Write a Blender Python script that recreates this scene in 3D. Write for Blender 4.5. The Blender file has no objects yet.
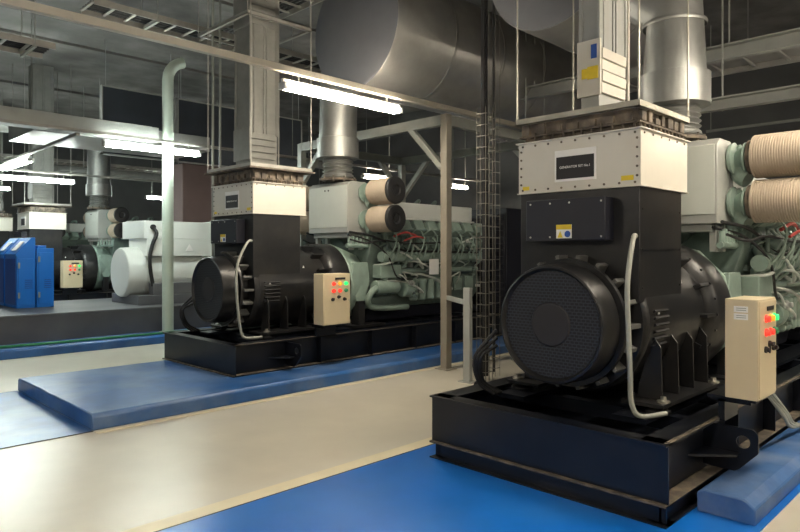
import bpy, math, random
from mathutils import Vector, Matrix
random.seed(7)
PI = math.pi
C = bpy.context.scene.collection
SC = bpy.context.scene

# ------------------------------------------------------------------ materials
def mat(name, col, rough=.5, metal=0., var=.12, scale=6., bump=0., dust=None, dust_amt=.0, spec=.5, stretch=None):
    m = bpy.data.materials.new(name); m.use_nodes = True
    nt = m.node_tree; N = nt.nodes; L = nt.links
    b = N['Principled BSDF']
    b.inputs['Roughness'].default_value = rough
    b.inputs['Metallic'].default_value = metal
    b.inputs['Specular IOR Level'].default_value = spec
    tc = N.new('ShaderNodeTexCoord')
    src = tc.outputs['Object']
    if stretch:
        mp = N.new('ShaderNodeMapping'); mp.inputs['Scale'].default_value = stretch
        L.new(src, mp.inputs['Vector']); src = mp.outputs['Vector']
    no = N.new('ShaderNodeTexNoise'); no.inputs['Scale'].default_value = scale
    no.inputs['Detail'].default_value = 6; no.inputs['Roughness'].default_value = .6
    L.new(src, no.inputs['Vector'])
    rp = N.new('ShaderNodeValToRGB')
    rp.color_ramp.elements[0].position = .3; rp.color_ramp.elements[1].position = .7
    a = [max(0, c*(1-var)) for c in col]; d = [min(1, c*(1+var)) for c in col]
    rp.color_ramp.elements[0].color = (*a, 1); rp.color_ramp.elements[1].color = (*d, 1)
    L.new(no.outputs['Fac'], rp.inputs['Fac'])
    out = rp.outputs['Color']
    if dust:
        n2 = N.new('ShaderNodeTexNoise'); n2.inputs['Scale'].default_value = scale*.6; n2.inputs['Detail'].default_value = 9
        L.new(src, n2.inputs['Vector'])
        r2 = N.new('ShaderNodeMapRange'); r2.inputs['From Min'].default_value = .45; r2.inputs['From Max'].default_value = .7
        r2.inputs['To Max'].default_value = dust_amt
        L.new(n2.outputs['Fac'], r2.inputs['Value'])
        mx = N.new('ShaderNodeMix'); mx.data_type = 'RGBA'
        L.new(r2.outputs['Result'], mx.inputs['Factor']); L.new(out, mx.inputs['A'])
        mx.inputs['B'].default_value = (*dust, 1); out = mx.outputs['Result']
    L.new(out, b.inputs['Base Color'])
    if bump:
        bp = N.new('ShaderNodeBump'); bp.inputs['Strength'].default_value = bump; bp.inputs['Distance'].default_value = .01
        L.new(no.outputs['Fac'], bp.inputs['Height']); L.new(bp.outputs['Normal'], b.inputs['Normal'])
    return m

def emis(name, col, s):
    m = bpy.data.materials.new(name); m.use_nodes = True
    b = m.node_tree.nodes['Principled BSDF']
    b.inputs['Base Color'].default_value = (*col, 1)
    b.inputs['Emission Color'].default_value = (*col, 1)
    b.inputs['Emission Strength'].default_value = s
    return m

LAMP = 26.
M = dict(
    black=mat('black_paint', (.012,.0125,.014), .35, 0, .25, 8, dust=(.07,.06,.05), dust_amt=.2),
    skid=mat('skid_paint', (.005,.007,.013), .34, 0, .25, 5, dust=(.06,.055,.05), dust_amt=.14),
    dusty=mat('dusty_steel', (.09,.075,.06), .75, 0, .4, 14, dust=(.28,.22,.16), dust_amt=.8),
    navy=mat('navy_sheet', (.013,.014,.023), .45, 0, .1, 4),
    white=mat('cream_sheet', (.66,.63,.56), .42, 0, .04, 3, dust=(.4,.34,.25), dust_amt=.12),
    beige=mat('beige_enclosure', (.66,.56,.38), .4, 0, .03, 4),
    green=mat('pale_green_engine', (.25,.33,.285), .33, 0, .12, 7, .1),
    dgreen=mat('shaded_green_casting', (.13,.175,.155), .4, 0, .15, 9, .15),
    shield=mat('grey_heat_shield', (.42,.43,.41), .4, .3, .08, 3),
    panel=mat('pale_shield_panel', (.52,.55,.51), .45, 0, .04, 3),
    galv=mat('galvanised_cladding', (.30,.305,.295), .47, .75, .14, 3, .05),
    galvd=mat('dull_cladding', (.33,.325,.31), .38, .6, .12, 2.5, .05),
    filt=mat('filter_paper', (.43,.36,.28), .8, 0, .12, 5),
    rubber=mat('black_rubber', (.012,.012,.013), .6),
    cream_floor=mat('cream_floor', (.66,.62,.52), .30, 0, .07, 1.2, .02, dust=(.48,.43,.34), dust_amt=.4),
    line=mat('pale_line_paint', (.80,.72,.52), .4, 0, .05, 6),
    seam=mat('dark_joint', (.05,.05,.055), .7),
    blue=mat('blue_floor_paint', (.004,.15,.60), .30, 0, .10, 2.2, .03, dust=(.06,.24,.62), dust_amt=.3),
    blue2=mat('blue_plinth_paint', (.030,.12,.36), .30, 0, .22, 3, .04, dust=(.20,.29,.45), dust_amt=.6),
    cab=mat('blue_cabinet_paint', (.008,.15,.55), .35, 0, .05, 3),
    cabd=mat('dark_cabinet_blue', (.02,.07,.30), .4, 0, .05, 3),  # darker copy of the cabinet blue, on left-facing doors and vent slots
    steel=mat('grey_green_steel', (.30,.31,.28), .45, .1, .1, 5),
    brown=mat('warm_grey_post', (.30,.27,.22), .45, .1, .08, 5),
    rail=mat('cream_rail', (.52,.48,.40), .45, .1, .08, 5),
    lgrey=mat('light_grey_trunking', (.36,.37,.35), .5, .1, .1, 3),
    bgrey=mat('dark_busbar_grey', (.19,.19,.175), .55, .1, .15, 4),  # darker grey for the busbar ducts beyond the nearest one
    pole=mat('pale_green_pole', (.48,.55,.48), .4, 0, .05, 3),
    tray=mat('zinc_tray', (.34,.33,.30), .5, .5, .15, 5),
    wire=mat('pale_wire', (.42,.40,.34), .4, .4),
    dwire=mat('dull_wire', (.20,.19,.165), .5, .4),
    concrete=mat('dark_concrete', (.20,.195,.185), .85, 0, .4, 1.1, .2, dust=(.06,.055,.05), dust_amt=.7),
    wall=mat('grey_wall', (.11,.112,.112), .8, 0, .15, 1.0),
    baffle=mat('dark_baffle', (.035,.045,.06), .6, 0, .15, 1.5),
    maroon=mat('brown_duct', (.13,.085,.08), .6, 0, .1, 2),
    dgrey=mat('dark_grey_tank', (.085,.088,.10), .5, 0, .12, 2, dust=(.25,.24,.22), dust_amt=.25),
    gwhite=mat('white_alternator_paint', (.70,.72,.69), .4, 0, .04, 2),
    conduit=mat('grey_conduit', (.36,.37,.33), .5),
    hose=mat('green_hose', (.03,.25,.09), .5),
    red=mat('red_hose', (.45,.06,.05), .5),
    yellow=mat('yellow_sticker', (.80,.60,.04), .5, 0, .08, 20),
    bluest=mat('blue_sticker', (.03,.10,.40), .5),
    kerbm=mat('worn_kerb_paint', (.05,.14,.36), .5, 0, .2, 4, .05, dust=(.24,.30,.42), dust_amt=.75),
    stk=mat('white_sticker', (.85,.84,.82), .5, 0, .02),
    ink=mat('black_ink', (.02,.018,.02), .5),
    chrome=mat('bright_bolt', (.6,.58,.52), .3, .9),
    lamp=emis('tube_glow', (1., .89, .72), LAMP*1.05),
    lampc=emis('cool_tube_glow', (.90, 1., .93), LAMP),
    ired=emis('red_indicator', (1.,.05,.03), .25),
    iamber=emis('amber_indicator', (1.,.35,.03), .22),
    igreen=emis('green_indicator', (.03,1.,.20), .25),
)
def grille_mat():
    m = mat('fan_grille', (.014,.016,.022), .5)
    nt = m.node_tree; N = nt.nodes; L = nt.links; b = N['Principled BSDF']
    tc = N.new('ShaderNodeTexCoord'); br = N.new('ShaderNodeTexBrick'); mp = N.new('ShaderNodeMapping')
    mp.inputs['Rotation'].default_value = (0, PI/2, 0)
    cmb = N.new('ShaderNodeCombineXYZ'); sp = N.new('ShaderNodeSeparateXYZ')
    L.new(tc.outputs['Object'], sp.inputs[0]); L.new(sp.outputs['Y'], cmb.inputs['X']); L.new(sp.outputs['Z'], cmb.inputs['Y'])
    L.new(cmb.outputs[0], br.inputs['Vector'])
    br.inputs['Scale'].default_value = 1.; br.inputs['Brick Width'].default_value = .034; br.inputs['Row Height'].default_value = .022
    br.inputs['Mortar Size'].default_value = .0035
    br.inputs['Color1'].default_value = (.002,.002,.003,1); br.inputs['Color2'].default_value = (.003,.003,.004,1); br.inputs['Mortar'].default_value = (.028,.031,.040,1)
    L.new(br.outputs['Color'], b.inputs['Base Color'])
    return m
M['grille'] = grille_mat()

# ------------------------------------------------------------------ mesh builder
class MB:
    def __init__(s, off=(0,0,0)):
        s.v = []; s.f = []; s.off = Vector(off)
    def _add(s, vs, fs):
        b = len(s.v); s.v += [Vector(v) for v in vs]; s.f += [tuple(i+b for i in f) for f in fs]; return s
    def box(s, x0, x1, y0, y1, z0, z1, rot=None, c=None):
        vs = [Vector((x, y, z)) for x in (x0, x1) for y in (y0, y1) for z in (z0, z1)]
        if rot:
            c = Vector(c) if c else Vector(((x0+x1)/2, (y0+y1)/2, (z0+z1)/2))
            vs = [c + rot @ (v-c) for v in vs]
        return s._add(vs, [(0,1,3,2),(4,6,7,5),(0,4,5,1),(2,3,7,6),(0,2,6,4),(1,5,7,3)])
    def lathe(s, p, axis, prof, seg=32, caps=True):
        """prof: list of (t along axis, radius)"""
        p = Vector(p); a = Vector(axis).normalized()
        u = a.orthogonal().normalized() if abs(a.z) > .9 else Vector((0,0,1)).cross(a).normalized()
        w = a.cross(u)
        vs = []; fs = []
        for (t, r) in prof:
            for k in range(seg):
                an = 2*PI*k/seg
                vs.append(p + a*t + (u*math.cos(an) + w*math.sin(an))*r)
        n = len(prof)
        for i in range(n-1):
            for k in range(seg):
                k2 = (k+1) % seg
                fs.append((i*seg+k, i*seg+k2, (i+1)*seg+k2, (i+1)*seg+k))
        if caps:
            fs.append(tuple(range(seg-1, -1, -1))); fs.append(tuple((n-1)*seg+k for k in range(seg)))
        return s._add(vs, fs)
    def cyl(s, p0, p1, r, seg=20, r2=None):
        p0 = Vector(p0); p1 = Vector(p1); d = p1-p0
        return s.lathe(p0, d, [(0, r), (d.length, r if r2 is None else r2)], seg)
    def tube(s, pts, r, seg=10, sm=6):
        P = [Vector(p) for p in pts]
        if sm and len(P) > 2:
            Q = []
            E = [P[0]*2-P[1]] + P + [P[-1]*2-P[-2]]
            for i in range(1, len(E)-2):
                a, b, c, d = E[i-1], E[i], E[i+1], E[i+2]
                for k in range(sm):
                    t = k/sm
                    Q.append(.5*((2*b) + (c-a)*t + (2*a-5*b+4*c-d)*t*t + (3*b-a-3*c+d)*t**3))
            Q.append(P[-1]); P = Q
        vs = []; fs = []; up = None
        for i, p in enumerate(P):
            d = (P[min(i+1, len(P)-1)] - P[max(i-1, 0)]).normalized()
            if up is None: up = d.orthogonal().normalized()
            up = (up - d*up.dot(d)).normalized(); w = d.cross(up)
            for k in range(seg):
                an = 2*PI*k/seg; vs.append(p + (up*math.cos(an) + w*math.sin(an))*r)
        for i in range(len(P)-1):
            for k in range(seg):
                k2 = (k+1) % seg
                fs.append((i*seg+k, i*seg+k2, (i+1)*seg+k2, (i+1)*seg+k))
        fs.append(tuple(range(seg-1, -1, -1))); fs.append(tuple((len(P)-1)*seg+k for k in range(seg)))
        return s._add(vs, fs)
    def prism(s, poly, axis, a0, a1):
        """poly in the plane of the other two axes, extruded along axis"""
        def mk(p, a):
            return {'x': (a, p[0], p[1]), 'y': (p[0], a, p[1]), 'z': (p[0], p[1], a)}[axis]
        n = len(poly)
        vs = [mk(p, a0) for p in poly] + [mk(p, a1) for p in poly]
        fs = [tuple(range(n)), tuple(range(2*n-1, n-1, -1))] + [(i, i+n, (i+1) % n+n, (i+1) % n) for i in range(n)]
        return s._add(vs, fs)
    def beam(s, p0, p1, w, h):
        p0 = Vector(p0); p1 = Vector(p1); d = (p1-p0).normalized()
        side = d.cross(Vector((0,0,1)))
        if side.length < 1e-3: side = Vector((1,0,0))
        side.normalize(); up = side.cross(d)
        vs = [p + side*a*w/2 + up*b*h/2 for p in (p0, p1) for a in (-1,1) for b in (-1,1)]
        return s._add(vs, [(0,1,3,2),(4,6,7,5),(0,4,5,1),(2,3,7,6),(0,2,6,4),(1,5,7,3)])
    def build(s, name, material, parent=None, bevel=0, label=None, ang=35):
        me = bpy.data.meshes.new(name)
        me.from_pydata([tuple(v+s.off) for v in s.v], [], s.f)
        import bmesh
        bm = bmesh.new(); bm.from_mesh(me); bmesh.ops.recalc_face_normals(bm, faces=bm.faces); bm.to_mesh(me); bm.free()
        me.shade_smooth(); me.set_sharp_from_angle(angle=math.radians(ang))
        me.materials.append(M[material])
        o = bpy.data.objects.new(name, me); C.objects.link(o)
        if parent: o.parent = parent
        if bevel:
            bv = o.modifiers.new('bevel', 'BEVEL'); bv.width = bevel; bv.segments = 2; bv.limit_method = 'ANGLE'; bv.angle_limit = math.radians(40)
        if label: o['label'] = label
        return o

def tag(o, label, cat, group=None):
    o['label'] = label; o['category'] = cat
    if group: o['group'] = group
    return o
def thing(name, loc, label, cat, group=None):
    o = bpy.data.objects.new(name, None); C.objects.link(o); o.location = loc; o.empty_display_size = .1
    return tag(o, label, cat, group)
def struct(o): o['kind'] = 'structure'; return o
def text(name, body, size, material, parent, loc, rot, align='CENTER', ext=.001):
    cu = bpy.data.curves.new(name, 'FONT'); cu.body = body; cu.size = size; cu.align_x = align; cu.align_y = 'CENTER'; cu.extrude = ext
    t = bpy.data.objects.new(name, cu); C.objects.link(t)
    bpy.context.view_layer.update()
    me = bpy.data.meshes.new_from_object(t.evaluated_get(bpy.context.evaluated_depsgraph_get()))
    bpy.data.objects.remove(t)
    me.materials.clear(); me.materials.append(M[material])
    o = bpy.data.objects.new(name, me); C.objects.link(o); o.parent = parent; o.location = loc; o.rotation_euler = rot
    return o
FACE_NX = (PI/2, 0, -PI/2)      # text read by someone looking along +X

# ------------------------------------------------------------------ the room
RX0, RX1, RY0, RY1, RH = -5., 15.5, -5., 27., 6.3
struct(MB().box(RX0, RX1, RY0, RY1, -.2, 0).build('floor', 'cream_floor'))
cl = MB().box(RX0, RX1, RY0, RY1, RH, RH+.2)
for i in range(7): cl.box(RX0, RX1, RY0+2.+i*4.6, RY0+2.3+i*4.6, RH-.06, RH)
struct(cl.build('ceiling', 'concrete'))
struct(MB().box(RX1, RX1+.2, RY0, RY1, 0, RH).build('wall_right', 'wall'))
struct(MB().box(RX0-.2, RX0, RY0, RY1, 0, RH).build('wall_left', 'wall'))
struct(MB().box(RX0, RX1, RY1, RY1+.2, 0, RH).build('wall_back', 'wall'))
struct(MB().box(RX0, RX1, RY0-.2, RY0, 0, RH).build('wall_front', 'wall'))
def flat(name, m, x0, x1, y0, y1, z=.004): return struct(MB().box(x0, x1, y0, y1, 0.0005, z).build(name, m))
flat('trim_1', 'blue', RX0, RX1, 1.13, 3.56)
flat('trim_2', 'line', RX0, RX1, 3.575, 3.71)
flat('trim_3', 'seam', RX0, RX1, 3.56, 3.575)
flat('trim_4', 'blue2', RX0, 2.1, 5.98, 8.33)
flat('trim_5', 'seam', RX0, 2.1, 5.96, 5.98)
flat('trim_6', 'line', 2.1, RX1, 5.86, 5.93)
def plinth(name, x0, x1, y0, y1, h, m):
    c = .03
    b = MB().prism([(y0,0),(y0,h-c),(y0+c,h),(y1-c,h),(y1,h-c),(y1,0)], 'x', x0, x1)
    return struct(b.build(name, m, bevel=.012))
plinth('plinth', 2.1, RX1, 5.98, 8.33, .15, 'blue2')
plinth('plinth', RX0, RX1, 10.85, 14.6, .15, 'blue2')
plinth('plinth', RX0, RX1, 16.2, 18.9, .15, 'blue2')
struct(MB().prism([(1.17,.0),(1.17,.10),(1.23,.145),(1.46,.145),(1.50,.12),(1.50,0)], 'x', 4.09, RX1).build('kerb', 'kerbm', bevel=.01))

# ------------------------------------------------------------------ generator set
def channel_box(mb, x0, x1, y0, y1, z0, z1, fl=.10):
    """steel base: end plates, outward facing channels on the long sides"""
    t = .012
    mb.box(x0, x0+t, y0, y1, z0, z1)
    mb.box(x0-.03, x0+.10, y0, y1, z1-t, z1).box(x0-.03, x0+.10, y0, y1, z0, z0+t)
    mb.box(x1-t, x1, y0, y1, z0, z1).box(x1-.1, x1, y0, y1, z1-t, z1)
    for s, ye in ((1, y0), (-1, y1)):
        a, b = sorted((ye+s*fl, ye+s*(fl+t))); mb.box(x0+t, x1-t, a, b, z0+t, z1-t)
        a, b = sorted((ye, ye+s*.17)); mb.box(x0+t, x1-t, a, b, z1-t, z1)
        a, b = sorted((ye, ye+s*.17)); mb.box(x0+t, x1-t, a, b, z0, z0+t)
        n = int((x1-x0)/.9)
        for k in range(1, n):
            a, b = sorted((ye+s*.01, ye+s*fl)); xk = x0+.35+k*.9
            mb.box(xk, xk+.012, a, b, z0+t, z1-t)

def lug(mb, x, yo, s, z0, z1):
    """lifting lug plate with a round hole, standing out from the side"""
    w = .34; a = yo+s*.10; b = a - s*w; n = 24
    hc = (b + s*.09, z1-.11); r = .042
    outer = []
    # outline: square at the inside, one rounded corner at the outside top, tapered at the bottom
    pts = [(a, z0+.02), (a, z1-.02)]
    for k in range(7):
        an = PI/2*k/6; pts.append((b + s*.05 - s*.05*math.sin(an), z1-.07+.05*math.cos(an)))
    pts += [(b, z1-.17), (b+s*.13, z0+.02)]
    m = len(pts)
    # resample outline by angle about the hole so that it bridges to the ring
    def hit(an):
        d = (math.cos(an), math.sin(an)); best = 9
        for i in range(m):
            p, q = pts[i], pts[(i+1) % m]; ex, ey = q[0]-p[0], q[1]-p[1]
            den = d[0]*ey - d[1]*ex
            if abs(den) < 1e-9: continue
            t = ((p[0]-hc[0])*ey-(p[1]-hc[1])*ex)/den; uu = ((p[0]-hc[0])*d[1]-(p[1]-hc[1])*d[0])/den
            if t > 0 and -1e-6 <= uu <= 1+1e-6: best = min(best, t)
        return (hc[0]+d[0]*best, hc[1]+d[1]*best)
    n = 48; vs = []; fs = []
    for X in (x-.009, x+.009):
        for k in range(n):
            an = 2*PI*k/n; p = hit(an); vs.append((X, p[0], p[1])); vs.append((X, hc[0]+r*math.cos(an), hc[1]+r*math.sin(an)))
    for k in range(n):
        j = (k+1) % n; o = 2*n
        fs += [(2*k,2*j,2*j+1,2*k+1), (o+2*k,o+2*k+1,o+2*j+1,o+2*j), (2*k,o+2*k,o+2*j,2*j), (2*k+1,2*j+1,o+2*j+1,o+2*k+1)]
    mb._add(vs, fs)

ZB = .12
def nmb(): return MB((0, 0, -ZB))

def genset(loc, label, sub_base, cbx, sign, dz=0, far=False, cby=-1.18):
    R = thing('generator_set', (loc[0], loc[1], loc[2] - (.12 if sub_base else 0)), label, 'generator', 'diesel generator sets standing in a row')
    zo = .12 if sub_base else 0.
    def nb(): return MB((0, 0, -ZB+zo))
    B = lambda mb, n, m, p=R, **k: mb.build(n, m, p, **k)
    # --- skid
    HW = .92
    sx = 0 if sub_base else .07
    sk = nb(); channel_box(sk, sx, 6.0, -HW, HW, .12, .484)
    for xx in (.75, 1.75, 2.6, 4.0, 5.2): sk.box(xx, xx+.10, -HW+.11, HW-.11, .36, .46)
    sk.box(.09, 5.9, -HW+.11, HW-.11, .13, .15)
    for s in (-1, 1):
        sk.box(.42, 5.3, min(s*.36, s*.60), max(s*.36, s*.60), .46, .49)
    SKD = B(sk, 'skid', 'skid')
    # dusty edges of the flanges
    dl = nb(); dl.box(sx-.032, sx-.002, -HW, HW, .122, .134).box(sx-.002, 5.9, -HW-.004, -HW+.095, .1335, .136)
    dl.box(sx+.012, 5.9, -HW, -HW+.03, .4835, .486)
    B(dl, 'flange_dust', 'dusty', SKD)
    if sub_base:
        sb = nb(); sb.box(.02, .032, -HW+.02, HW-.02, .012, .12).box(-.03, .10, -HW+.0, HW-.0, 0, .012)
        sb.box(.02, 6., -HW+.05, -HW+.062, .012, .12).box(.02, 6., HW-.062, HW-.05, .012, .12).box(.0, 6., -HW, -HW+.12, 0, .012).box(.0, 6., HW-.12, HW, 0, .012)
        B(sb, 'sub_base', 'dusty' if False else 'skid')
    for s, yo in ((1, -HW), (-1, HW)):
        lg = nb(); lug(lg, .83, yo, s, .14, .47)
        LG = B(lg, 'lifting_lug', 'skid')
        gg = nb(); a, b = sorted((yo+s*.1, yo-s*.10)); gg.prism([(.56, yo+s*.10), (.82, yo+s*.10), (.82, yo-s*.13), (.76, yo-s*.13)], 'z', .27, .285)
        B(gg, 'gusset', 'skid', LG)
    # --- alternator
    zc = 1.09
    al = nb(); al.lathe((0,0,zc), (1,0,0), [(.585,.44),(.59,.505),(.64,.51),(.66,.525),(1.58,.525),(1.60,.50),(1.75,.50),(1.78,.56),(1.84,.60),(2.10,.60)], 64)
    ALT = B(al, 'alternator', 'black')
    # stepped bearing end with radial vents
    vr = nb(); vr.lathe((0,0,zc), (1,0,0), [(.40,.36),(.66,.36)], 48)
    vr.lathe((0,0,zc), (1,0,0), [(.42,.41),(.42,.462),(.45,.466),(.45,.41)], 64, False)
    B(vr, 'vent_ring', 'black', ALT)
    for k in range(18):
        an = 2*PI*(k+.5)/18; r = Matrix.Rotation(an, 3, 'X'); vp = nb()
        vp.box(.45, .59, -.016, .016, zc+.40, zc+.492, r, (.5, 0, zc))
        B(vp, 'vent_bracket', 'bracket', ALT, bevel=.004)
    fc = nb(); fc.lathe((0,0,zc), (1,0,0), [(.245,.372),(.215,.385),(.195,.398),(.200,.412),(.225,.420),(.40,.428),(.42,.41),(.42,.2)], 72, False)
    FC = B(fc, 'fan_cover', 'black', R)
    gr = nb(); gr.lathe((0,0,zc), (1,0,0), [(.225,.378),(.235,.378)], 64)
    B(gr, 'grille', 'grille', FC)
    hb = nb(); hb.lathe((0,0,zc), (1,0,0), [(.214,.13),(.216,.150),(.226,.158)], 40)
    B(hb, 'grille_boss', 'ink', FC)
    for s in (-1,1):     # louvred side vents and gussets
        lv = nb()
        for k in range(6):
            z = zc+.09-.048*k; a = math.asin(max(-1, min(1, (z-zc)/.525)))
            y = s*.525*math.cos(a)
            lv.box(.72, .95, y-.018, y+.018, z-.010, z+.006, Matrix.Rotation(s*.5, 3, 'X'))
        B(lv, 'louvre', 'black', ALT)
        for k in range(4):
            xk = .75+k*.29; g = nb()
            g.prism([(s*.38, .56), (s*.57, .56), (s*.56, .93), (s*.50, 1.01)], 'x', xk, xk+.014)
            B(g, 'gusset', 'black', ALT)
        ft = nb(); a, b = sorted((s*.34, s*.64)); ft.box(.60, 1.80, a, b, .535, .56)
        B(ft, 'mounting_rail', 'black', ALT)
        for xk in (.70, 1.66):
            mm = nb(); mm.lathe((xk, s*.56, .488), (0,0,1), [(0,.085),(.018,.085),(.03,.06),(.05,.05)], 24)
            mo = B(mm, 'mount', 'rubber', ALT)
            m2 = nb(); m2.lathe((xk, s*.60, .56), (0,0,1), [(0,.045),(.012,.045),(.02,.02),(.04,.02)], 16)
            B(m2, 'bolt', 'chrome', mo, label='bright mounting bolt')
    ty = nb()
    for k in range(14):
        an = 2*PI*(k+.5)/14; r = Matrix.Rotation(an, 3, 'X')
        ty.box(1.60, 1.80, -.012, .012, zc+.49, zc+.575, r, (1.7, 0, zc))
    for k in range(28):
        an = 2*PI*k/28; ty.cyl((1.80, .575*math.sin(an), zc+.575*math.cos(an)), (1.84, .575*math.sin(an), zc+.575*math.cos(an)), .012, 8)
    B(ty, 'coupling_cage', 'black', ALT)
    for (x, a) in ((.80, 1.02), (1.38, .62)):
        y = -.53*math.sin(a+.4); z = zc+.53*math.cos(a+.4)
        sm = nb(); sm.prism([(x-.016, z-.012), (x+.016, z-.012), (x, z+.018)], 'y', y-.004, y+.004)
        B(sm, 'warning_mark', 'stk', ALT, label='small white triangle sticker')
    # --- terminal box, hood
    tb = nb(); tb.box(.575, 1.30, -.488, .488, 1.25, 2.055)
    TB = B(tb, 'terminal_box', 'black', bevel=.004)
    fx = nb()
    for z in (1.35, 1.62, 1.90): fx.cyl((.62,-.489,z),(.62,-.494,z),.008,8).cyl((1.26,-.489,z),(1.26,-.494,z),.008,8)
    fx.box(.578, 1.298, -.4915, -.488, 1.615, 1.622)
    B(fx, 'screw', 'black', TB)
    jb = nb(); jb.box(.445, .575, -.30, .35, 1.683, 1.99)
    JB = B(jb, 'junction_box', 'navy', bevel=.006)
    jf = nb()
    for y in (-.27, -.02, .14, .31):
        for z in (1.71, 1.96):
            jf.cyl((.446,y,z),(.441,y,z),.007,8)
    B(jf, 'screw', 'chrome', JB)
    ws = nb(); ws.box(.441, .445, -.04, .085, 1.70, 1.80)
    WS = B(ws, 'warning_sticker', 'stk', JB, label='yellow and white warning sticker')
    w2 = nb(); w2.box(.4395, .441, -.04, .085, 1.765, 1.80)
    w2.prism([(.075,1.705),(.03,1.705),(.052,1.755)], 'x', .4395, .441)
    B(w2, 'warning_sticker', 'yellow', JB, label='yellow heading and triangle of the warning sticker')
    w3 = nb(); w3.cyl((.441,-.008,1.731),(.4395,-.008,1.731),.024,20)
    B(w3, 'warning_sticker', 'bluest', JB, label='blue disc of the warning sticker')
    hd = nb(); hd.box(.565, 1.385, -.50, .50, 2.055, 2.46)
    hd.box(.545, 1.405, -.52, .52, 2.452, 2.462).box(.555, 1.395, -.51, .51, 2.055, 2.064)
    HD = B(hd, 'hood', 'white', bevel=.003)
    rv = nb()
    for k in range(9):
        y = -.46+k*.115
        for z in (2.085, 2.43): rv.cyl((.566,y,z),(.560,y,z),.009,8)
    for k in range(5):
        z = 2.13+k*.065
        for y in (-.475,.475): rv.cyl((.566,y,z),(.560,y,z),.009,8)
    for k in range(6):
        for z in (2.43,): rv.cyl((.62+k*.14,-.50,z),(.62+k*.14,-.506,z),.008,8)
    B(rv, 'rivet', 'dusty' if not far else 'tray', HD)
    ln = nb(); ln.box(.558, .565, -.17, .17, 2.13, 2.365)
    LN = B(ln, 'name_plate', 'stk', HD, label='white name plate with a black field')
    l2 = nb(); l2.box(.556, .558, -.155, .155, 2.148, 2.315)
    B(l2, 'name_plate', 'ink', HD, label='black field of the name plate')
    if not far:
        t = text('lettering', sign, .0255, 'stk', HD, (.5555, 0, 2.235-ZB+zo), FACE_NX)
        ys = nb(); ys.box(.561, .564, -.45, -.36, 2.10, 2.135).box(.561, .564, .40, .46, 2.085, 2.115)
        B(ys, 'yellow_sticker', 'yellow', HD, label='small yellow stickers at the lower corners')
    # dirty flexible collar over the hood
    fl = nb(); fl.box(.60, 1.35, -.46, .46, 2.462, 2.50).box(.565, 1.385, -.495, .495, 2.50, 2.512).box(.585, 1.365, -.475, .475, 2.512, 2.585 if far else 2.62)
    rg = random.Random(5)
    for k in range(12):
        y = -.45+k*.08+rg.uniform(-.01,.01); fl.cyl((.580,y,2.465),(.580,y,2.53),.010,8)
        x = .60+k*.067; fl.cyl((x,-.48,2.465),(x,-.48,2.53),.010,8)
    for k in range(7):
        y = -.44+.14*k; fl.box(.560,.590,y,y+rg.uniform(.05,.12),2.515,2.56+rg.uniform(0,.05))
        x = .59+.11*k; fl.box(x,x+rg.uniform(.04,.09),-.50,-.47,2.515,2.55+rg.uniform(0,.05))
    B(fl, 'collar', 'dusty')
    # --- conduit from terminal box to skid
    cd = nb(); cd.tube([(.576,-.46,1.71),(.51,-.475,1.70),(.40,-.50,1.55),(.32,-.52,1.35),(.315,-.53,1.08),(.34,-.53,.80),(.38,-.52,.60),(.42,-.56,.51),(.60,-.66,.512)], .017, 12, 8)
    B(cd, 'conduit', 'conduit', label='grey flexible conduit')
    cc = nb()
    for k in range(3): cc.tube([(.30+.05*k,.55,.50),(.20+.03*k,.62,.60),(.16,.62-.03*k,.80),(.30,.52,1.0-.06*k)], .014, 8)
    B(cc, 'cable', 'rubber')
    # --- engine
    fh = nb(); fh.lathe((0,0,1.09), (1,0,0), [(2.10,.56),(2.14,.60),(2.20,.60),(2.48,.50),(2.58,.46)], 12)
    B(fh, 'flywheel_housing', 'green', bevel=.008)
    for s in (-1,1):
        br = nb()
        br.prism([(2.24,.86),(2.40,.86),(2.50,1.15),(2.46,1.42),(2.18,1.42),(2.16,1.2)], 'y', s*.52-.035, s*.52+.035)
        bk = nb(); bk.box(2.12, 2.75, min(s*.36,s*.62), max(s*.36,s*.62), .485, .52).box(2.26, 2.38, min(s*.42,s*.58), max(s*.42,s*.58), .52, .86); B(bk, 'engine_foot', 'black')
        B(br, 'engine_bracket', 'green', bevel=.008)
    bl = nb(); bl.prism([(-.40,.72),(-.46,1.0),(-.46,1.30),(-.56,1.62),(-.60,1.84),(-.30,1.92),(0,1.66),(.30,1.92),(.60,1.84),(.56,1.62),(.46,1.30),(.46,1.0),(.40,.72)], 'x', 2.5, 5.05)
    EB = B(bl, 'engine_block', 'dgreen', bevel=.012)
    sp = nb(); sp.prism([(-.34,.72),(-.30,.52),(.30,.52),(.34,.72)], 'x', 2.65, 4.95)
    B(sp, 'oil_sump', 'navy', bevel=.02)
    nd = 2 if far else 8
    rng = random.Random(3)
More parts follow.
